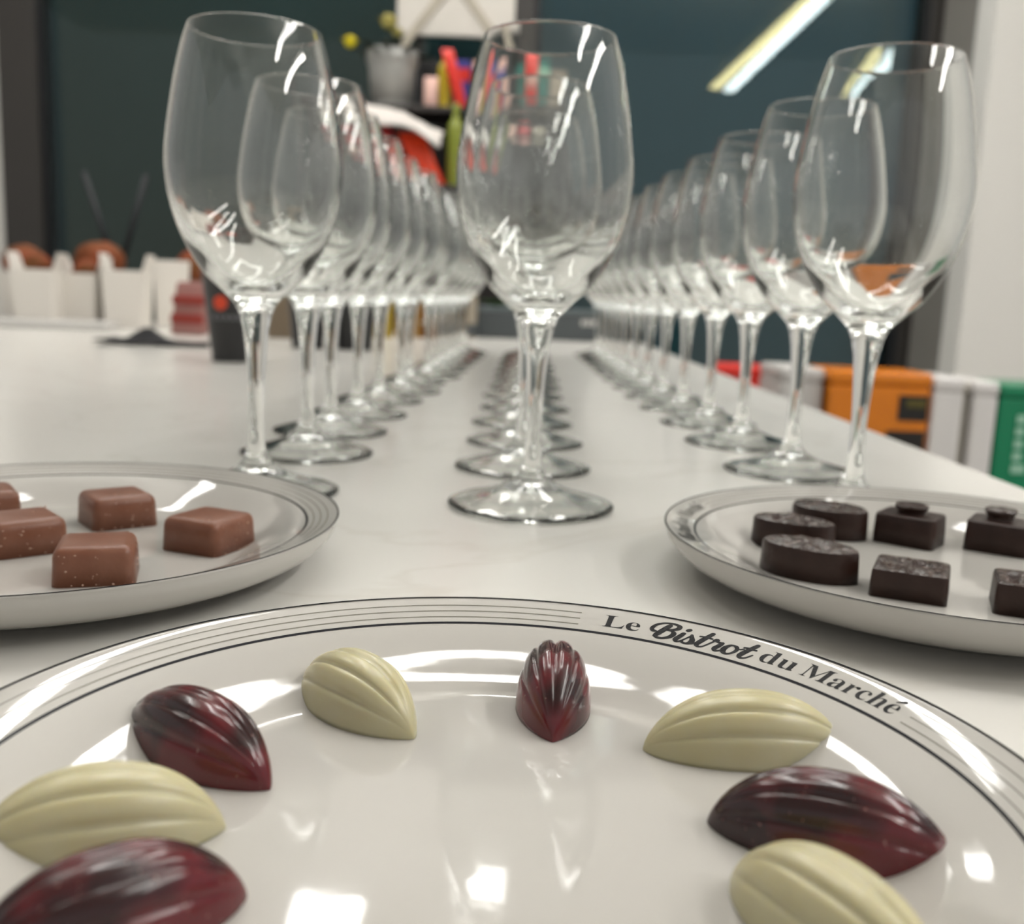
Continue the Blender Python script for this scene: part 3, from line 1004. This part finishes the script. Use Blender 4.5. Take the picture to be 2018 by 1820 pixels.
bottle(-.264, 1.97, .0185, .175, M['olive_gold'], M['black'], 'slim olive-gold oil bottle at the far table end')
bottle(-.180, 2.02, .0190, .170, M['amber'], M['black'], 'slim amber bottle beside the beige carton')
gb = thing('gift_box', 'gold gift box between the two slim bottles', 'box', (-.222, 2.03, 0), R(5))
bmobj('carton', box_bm(-.024, .024, -.02, .02, 0, .110, .001), M['gold'], gb)
bmobj('lid', box_bm(-.0252, .0252, -.0212, .0212, .104, .128, .001), M['gold'], gb)
cb = thing('carton_box', 'beige carton left of the dark grey case', 'box', (-.126, 2.10, 0), R(-3))
bmobj('carton', box_bm(-.038, .038, -.03, .03, .0, .086, .0015), M['beige'], cb)
bmobj('dark_band', box_bm(-.0384, .0384, -.0304, .0304, .004, .030, .001), M['slate'], cb)

cs = thing('flat_case', 'dark slate grey flat case at the far end of the table', 'case', (.050, 2.19, 0))
bmobj('case_body', box_bm(-.140, .138, -.05, .05, 0, .056, .004), M['slate'], cs)
bmobj('lid', box_bm(-.141, .139, -.051, .051, .057, .066, .003), M['slate_light'], cs)
for k in range(4):
    bmobj('printed_mark', box_bm(.085 + k * .011, .093 + k * .011, -.0506, -.049, .034, .046, 0), M['pale_grey'], cs)

sp = thing('leafy_sprig', 'small green leafy sprig lying on the dark case', 'sprig', (-.050, 2.17, .066))
for k in range(9):
    a = k * 2.4; L_ = .03 + .008 * (k % 3)
    vs = []
    for i in range(7):
        t_ = i / 6
        wd_ = .010 * math.sin(PI * t_) + .0004
        c_ = Vector((math.cos(a) * L_ * t_, math.sin(a) * L_ * t_ * .6, .002 + .024 * t_ * (1 - .5 * t_)))
        n_ = Vector((-math.sin(a), math.cos(a), 0))
        vs += [c_ + n_ * wd_, c_ + Vector((0, 0, -.002)), c_ - n_ * wd_]
    fs = []
    for i in range(6):
        fs += [[3 * i, 3 * i + 1, 3 * i + 4, 3 * i + 3], [3 * i + 1, 3 * i + 2, 3 * i + 5, 3 * i + 4]]
    meshobj('leaf', vs, fs, M['leaf_green'], sp)
v, f = tube([(-.02, 0, .003), (.02, .004, .004)], .0015, 6)
meshobj('stalk', v, f, M['leaf_green'], sp)

# ------------------------------------------------------------------ sideboard with coloured boxes at the right
sd = thing('sideboard', 'low white sideboard beside the right edge of the table', 'sideboard', (.72, 1.62, FLOOR))
bmobj('carcass', box_bm(-.38, .38, -.16, .26, .06, .64, .003), M['side_white'], sd)
bmobj('worktop', box_bm(-.39, .39, -.17, .27, .64, .66, .002), M['side_white'], sd)
for k in range(2):
    d_ = bmobj('door', box_bm(-.375 + k * .378, -.003 + k * .378, -.178, -.160, .07, .63, .002), M['side_white'], sd)
    bmobj('handle', box_bm(-.03 + k * .046, -.022 + k * .046, -.196, -.178, .40, .52, .002), M['metal'], d_)
for sx in (-.34, .30):
    for sy in (-.13, .20):
        bmobj('foot', box_bm(sx, sx + .04, sy, sy + .04, 0, .06, .002), M['black'], sd)
SB = FLOOR + 0.66

def carton(name, x0, x1, y0, y1, ztop, m, label, rz=0.0):
    t = thing(name, label, 'box', ((x0 + x1) / 2, (y0 + y1) / 2, SB), rz, 'boxes standing on the sideboard')
    a, b, h = (x1 - x0) / 2, (y1 - y0) / 2, ztop - SB
    bmobj('carton', box_bm(-a, a, -b, b, 0, h - .022, .004, 3), m, t, smooth=False)
    bmobj('lid', box_bm(-a - .001, a + .001, -b - .001, b + .001, h - .0215, h, .006, 4), m, t, smooth=False)
    return t, a, b, h

t, a, b, h = carton('orange_box', .474, .626, 1.50, 1.62, .0005, M['orange'], 'glossy orange box with black print on the sideboard')
for (x0, x1, z0, z1, mm) in ((.105, .149, -.072, -.034, 'black_print'), (.116, .146, -.052, -.040, 'olive_print'), (.090, .149, -.14, -.088, 'black_print')):
    hh = h
    bmobj('printed_mark', box_bm(x0 - a, x1 - a, -b - (.0022 if mm == 'olive_print' else .0016), -b, hh + z0, hh + z1, .0), M[mm], t)
t, a, b, h = carton('white_box', .630, .676, 1.50, 1.62, -.004, M['white_gloss'], 'narrow glossy white box right next to the orange box')
t, a, b, h = carton('white_box', .692, .728, 1.50, 1.62, -.008, M['white_gloss'], 'narrow glossy white box right next to the green box')
t, a, b, h = carton('grey_box', .677, .691, 1.515, 1.62, -.012, M['groove'], 'thin beige grey sliver painting the shaded groove between the two white boxes')  # added sliver, its grey paints the shade between the white fronts
t, a, b, h = carton('green_box', .731, .860, 1.50, 1.62, -.010, M['green'], 'glossy green box with pale lettering at the right edge')
for k, hh_ in enumerate((.020, .013, .013, .013, .013)):
    bmobj('printed_letter', box_bm(-.036, -.036 + hh_, -b - .0018, -b, h - .135 + k * .019, h - .122 + k * .019, .0), M['pale_print'], t)
t, a, b, h = carton('grey_box', .405, .470, 1.52, 1.66, .000, M['pale_grey'], 'pale grey box left of the orange box')
t, a, b, h = carton('red_box', .352, .447, 1.74, 1.84, -.014, M['red'], 'red box farthest left on the sideboard')

# ------------------------------------------------------------------ rack with bright clutter behind the table
rk = thing('storage_rack', 'black metal rack loaded with bright packets behind the table', 'rack', (-.20, 2.58, FLOOR))
Z1, Z2 = 1.245, 1.442       # shelf levels above the floor
for sx in (-.33, .32):
    for sy in (-.13, .13):
        bmobj('post', box_bm(sx - .008, sx + .008, sy - .008, sy + .008, 0, 1.46, .002), M['black'], rk)
for z_ in (.30, .80, Z1):
    bmobj('shelf', box_bm(-.33, .32, -.13, .13, z_ - .018, z_, .002), M['wood_dark'], rk)
bmobj('shelf', box_bm(-.33, .32, -.02, .13, Z2 - .014, Z2, .002), M['wood_dark'], rk)
bmobj('back_panel', box_bm(-.33, .32, .130, .136, .80, Z2, .0), M['wood_dark'], rk)
S1, S2 = FLOOR + Z1, FLOOR + Z2

# flower bucket
fb = thing('flower_bucket', 'ribbed grey metal bucket of yellow flowers on the rack', 'flower bucket', (-.340, 2.62, S2))
pr = [(0, .002), (.048, 0), (.050, .004), (.058, .100), (.064, .104), (.065, .134), (.062, .134), (.060, .106), (.052, .012), (0, .012)]
v, f = lathe(pr, 48)
v = [((x * (1 + .022 * math.cos(16 * math.atan2(y, x))) if z < .1 else x), (y * (1 + .022 * math.cos(16 * math.atan2(y, x))) if z < .1 else y), z) for x, y, z in v]
meshobj('bucket', v, f, M['metal'], fb)
def blossom(c, r_, m):
    vs, fs = [], []
    for lay, (n_, k_, el) in enumerate(((9, 1.0, .25), (7, .72, .75), (5, .42, 1.15))):
        for q in range(n_):
            a = 2 * PI * q / n_ + lay * .4
            d = Vector((math.cos(a) * math.cos(el), math.sin(a) * math.cos(el), math.sin(el)))
            s_ = Vector((-math.sin(a), math.cos(a), 0))
            st = len(vs)
            c_ = Vector(c)
            vs += [c_, c_ + d * r_ * .55 * k_ + s_ * r_ * .30, c_ + d * r_ * k_, c_ + d * r_ * .55 * k_ - s_ * r_ * .30, c_ + d * r_ * .5 * k_ + Vector((0, 0, -r_ * .12))]
            fs += [[st, st + 1, st + 4], [st + 1, st + 2, st + 4], [st + 2, st + 3, st + 4], [st + 3, st, st + 4]]
    bm = bmesh.new()
    bmesh.ops.create_icosphere(bm, subdivisions=2, radius=r_ * .62, matrix=Matrix.Translation(c))
    o_ = len(vs)
    bm.verts.ensure_lookup_table()
    vs += [v_.co.copy() for v_ in bm.verts]
    fs += [[q.index + o_ for q in f_.verts] for f_ in bm.faces]
    bm.free()
    meshobj('blossom', vs, fs, m, fb)
blossom((-.102, -.02, .150), .025, M['yellow'])
blossom((-.010, -.01, .203), .030, M['pale_yellow'])
blossom((.012, -.005, .180), .020, M['pale_yellow'])
for (bx, bz) in ((-.102, .150), (-.010, .20), (.012, .18)):
    v, f = tube([(bx * .2, 0, .02), (bx * .55, -.005, bz * .7), (bx, -.012, bz)], .0025, 6)
    meshobj('flower_stalk', v, f, M['leaf'], fb)
for k in range(16):
    a = 2 * PI * k / 16 + .3; el = .35 + .5 * ((k * 7) % 5) / 4
    L_ = .085
    vs, fs = [], []
    for i in range(6):
        t_ = i / 5; wd_ = .012 * math.sin(PI * t_) + .0005
        c_ = Vector((math.cos(a) * .03, math.sin(a) * .03, .12)) + Vector((math.cos(a) * math.cos(el), math.sin(a) * math.cos(el), math.sin(el))) * L_ * t_ + Vector((0, 0, -.03 * t_ * t_))
        n_ = Vector((-math.sin(a), math.cos(a), 0))
        vs += [c_ + n_ * wd_, c_ + Vector((0, 0, -.002)), c_ - n_ * wd_]
    for i in range(5):
        fs += [[3 * i, 3 * i + 1, 3 * i + 4, 3 * i + 3], [3 * i + 1, 3 * i + 2, 3 * i + 5, 3 * i + 4]]
    meshobj('leaf', vs, fs, M['leaf'], fb)

def packet(x, y, z, wd, dp, h, m, label, lean=0.0, tilt=0.0, band=None, seed=0, group='bright packets on the rack'):
    """soft pillow-like bag, crimped at the top, with an optional printed band"""
    t = thing('snack_packet', label, 'packet', (x, y, z), tilt, group)
    NZ, NA = 12, 24
    vs, fs = [], []
    for j in range(NZ + 1):
        q = j / NZ
        d = max(.06, math.sin(PI * min(1, q * .93 + .07)) ** .6) if q > .5 else max(.5, math.sin(PI * (q * .93 + .07)) ** .4)
        for k in range(NA):
            a = 2 * PI * k / NA
            cx_, cy_ = math.cos(a), math.sin(a)
            e = .55
            px = math.copysign(abs(cx_) ** e, cx_) * wd / 2
            py = math.copysign(abs(cy_) ** e, cy_) * dp / 2 * d
            nn = 1 + .08 * noise.noise(Vector((px * 60, q * 6, seed)))
            vs.append((px * nn + lean * q * h, py * nn, q * h))
    for j in range(NZ):
        for k in range(NA):
            fs.append([j * NA + k, j * NA + (k + 1) % NA, (j + 1) * NA + (k + 1) % NA, (j + 1) * NA + k])
    fs.append(list(range(NA))[::-1]); fs.append([NZ * NA + k for k in range(NA)])
    o = meshobj('bag', vs, fs, m, t)
    if band:
        bmobj('printed_band', box_bm(-wd * .46 + lean * h * .5, wd * .46 + lean * h * .5, -dp * .56, -dp * .40, h * .38, h * .62, .003), M[band], t)
    return t

packet(-.318, 2.50, S1, .082, .05, .135, M['red_dim'], 'crimson packet at the left of the rack', lean=-.35, seed=1, band='pink')
packet(-.222, 2.50, S1, .066, .05, .125, M['orange_red'], 'orange-red packet leaning at the middle of the rack', lean=-.45, seed=2)
packet(-.115, 2.52, S1, .050, .04, .150, M['pink'], 'pale pink packet beside the olive green bottle', lean=.05, seed=4)
packet(-.040, 2.53, S1, .060, .05, .150, M['red_dim'], 'red packet seen through the middle front glass', seed=5, band='pink')
packet(.030, 2.54, S1, .060, .05, .140, M['beige'], 'beige packet at the right of the rack', seed=6)
packet(-.160, 2.60, S2, .030, .028, .142, M['red'], 'slanting red packet on the upper shelf', lean=-.30, seed=7, group='bright packets on the upper shelf')
packet(-.240, 2.60, S2, .034, .03, .075, M['pink'], 'small pale pink packet on the upper shelf', seed=8, group='bright packets on the upper shelf')
packet(-.004, 2.60, S2, .042, .03, .125, M['red'], 'upright red packet on the upper shelf behind the middle glass', seed=9, band='pink', group='bright packets on the upper shelf')

def rack_bottle(x, y, z, r_, h, m, cap, label, lean=0):
    t = thing('bottle', label, 'bottle', (x, y, z), 0, 'bottles on the rack')
    pr = catmull([(0, .0), (r_ * .9, 0), (r_, .004), (r_, h * .66), (r_ * .8, h * .76), (r_ * .4, h * .86), (r_ * .4, h * .96), (0, h * .96)], 4)
    v, f = lathe(pr, 24)
    meshobj('body', v, f, m, t)
    v, f = lathe([(r_ * .46, h * .92), (r_ * .46, h), (0, h)], 16)
    meshobj('cap', v, f, cap, t)
    return t
rack_bottle(-.170, 2.515, S1, .019, .195, M['olive'], M['olive'], 'olive green bottle standing on the lower rack shelf')
rack_bottle(-.208, 2.625, S2, .017, .140, M['yellow_plastic'], M['yellow_plastic'], 'yellow plastic bottle on the upper shelf')

def small_carton(x, y, z, wd, dp, h, m, label, rz=0, stripe=None):
    t = thing('carton_box', label, 'box', (x, y, z), rz, 'cartons on the rack')
    bmobj('carton', box_bm(-wd / 2, wd / 2, -dp / 2, dp / 2, 0, h, .0015), M[m], t)
    bmobj('closing_flap', box_bm(-wd / 2 + .001, wd / 2 - .001, -dp / 2 + .001, dp / 2 - .001, h, h + .0015, 0), M[m], t)
    if stripe:
        bmobj('printed_band', box_bm(-wd / 2 - .0006, wd / 2 + .0006, -dp / 2 - .0006, dp / 2 + .0006, h * .62, h * .86, 0), M[stripe], t)
    return t
small_carton(-.250, 2.688, S2, .050, .04, .130, 'black', 'black carton next to the flower bucket')
small_carton(-.166, 2.678, S2, .036, .03, .130, 'blue', 'blue carton with a red band on the upper shelf', stripe='red')
small_carton(-.120, 2.67, S2, .040, .03, .128, 'pink', 'pale carton with a blue band on the upper shelf', stripe='blue')
small_carton(-.040, 2.67, S2, .034, .03, .112, 'teal', 'teal carton left of the upright red packet')
small_carton(.036, 2.67, S2, .036, .03, .122, 'teal', 'teal carton right of the upright red packet', stripe='pale_print')
small_carton(.085, 2.67, S2, .050, .03, .100, 'beige', 'beige carton at the right end of the upper shelf')
small_carton(-.268, 2.60, S1, .09, .06, .150, 'slate', 'dark grey carton standing behind the crimson packet')

# white cloth draped over the packets
vs, fs = [], []
NX, NY = 26, 16
for j in range(NY + 1):
    for i in range(NX + 1):
        u_, v_ = i / NX, j / NY
        x = -.395 + .195 * u_
        y = 2.490 - .058 * math.sin(PI * min(1, v_ * 1.1) * .5) + .06 * (1 - v_)
        top = .540 - .062 * u_ - .006 * math.cos(u_ * 7)
        drop = .046 + .012 * math.sin(u_ * 6 + .5)
        z = top - drop * v_ ** 2 + .004 * noise.noise(Vector((u_ * 9, v_ * 6, 2)))
        vs.append((x, y, z))
for j in range(NY):
    for i in range(NX):
        a = j * (NX + 1) + i
        fs.append([a, a + 1, a + NX + 2, a + NX + 1])
wc = meshobj('draped_cloth', vs, fs, M['white_cloth'], None, True)
sm = wc.modifiers.new('thickness', 'SOLIDIFY'); sm.thickness = 0.003
tag(wc, 'white cloth draped over the crimson and orange-red packets', 'cloth')

# white panel standing behind the rack; crossed strips paint the shading of a fold
pb = thing('panel_board', 'white board behind the rack, fold shading painted as crossed beige strips', 'board', (-.20, 2.86, FLOOR))
BH = 2.00
bmobj('board', box_bm(-.160, .158, -.008, .008, 1.675, BH, .003), M['board_white'], pb)
for s in (-1, 1):
    L_ = .46
    bmobj('shade_strip', box_bm(-.011, .011, -.012, -.008, -L_ / 2, L_ / 2, .001), M['fold_shade'], pb, loc=(-.006, 0, 1.82), rotz=0).rotation_euler = (0, s * R(38), 0)
for sx in (-.10, .10):
    bmobj('stand_post', box_bm(sx - .012, sx + .012, .008, .032, 0, BH - .05, .002), M['black'], pb)
    bmobj('stand_foot', box_bm(sx - .015, sx + .015, -.09, .13, 0, .02, .003), M['black'], pb)
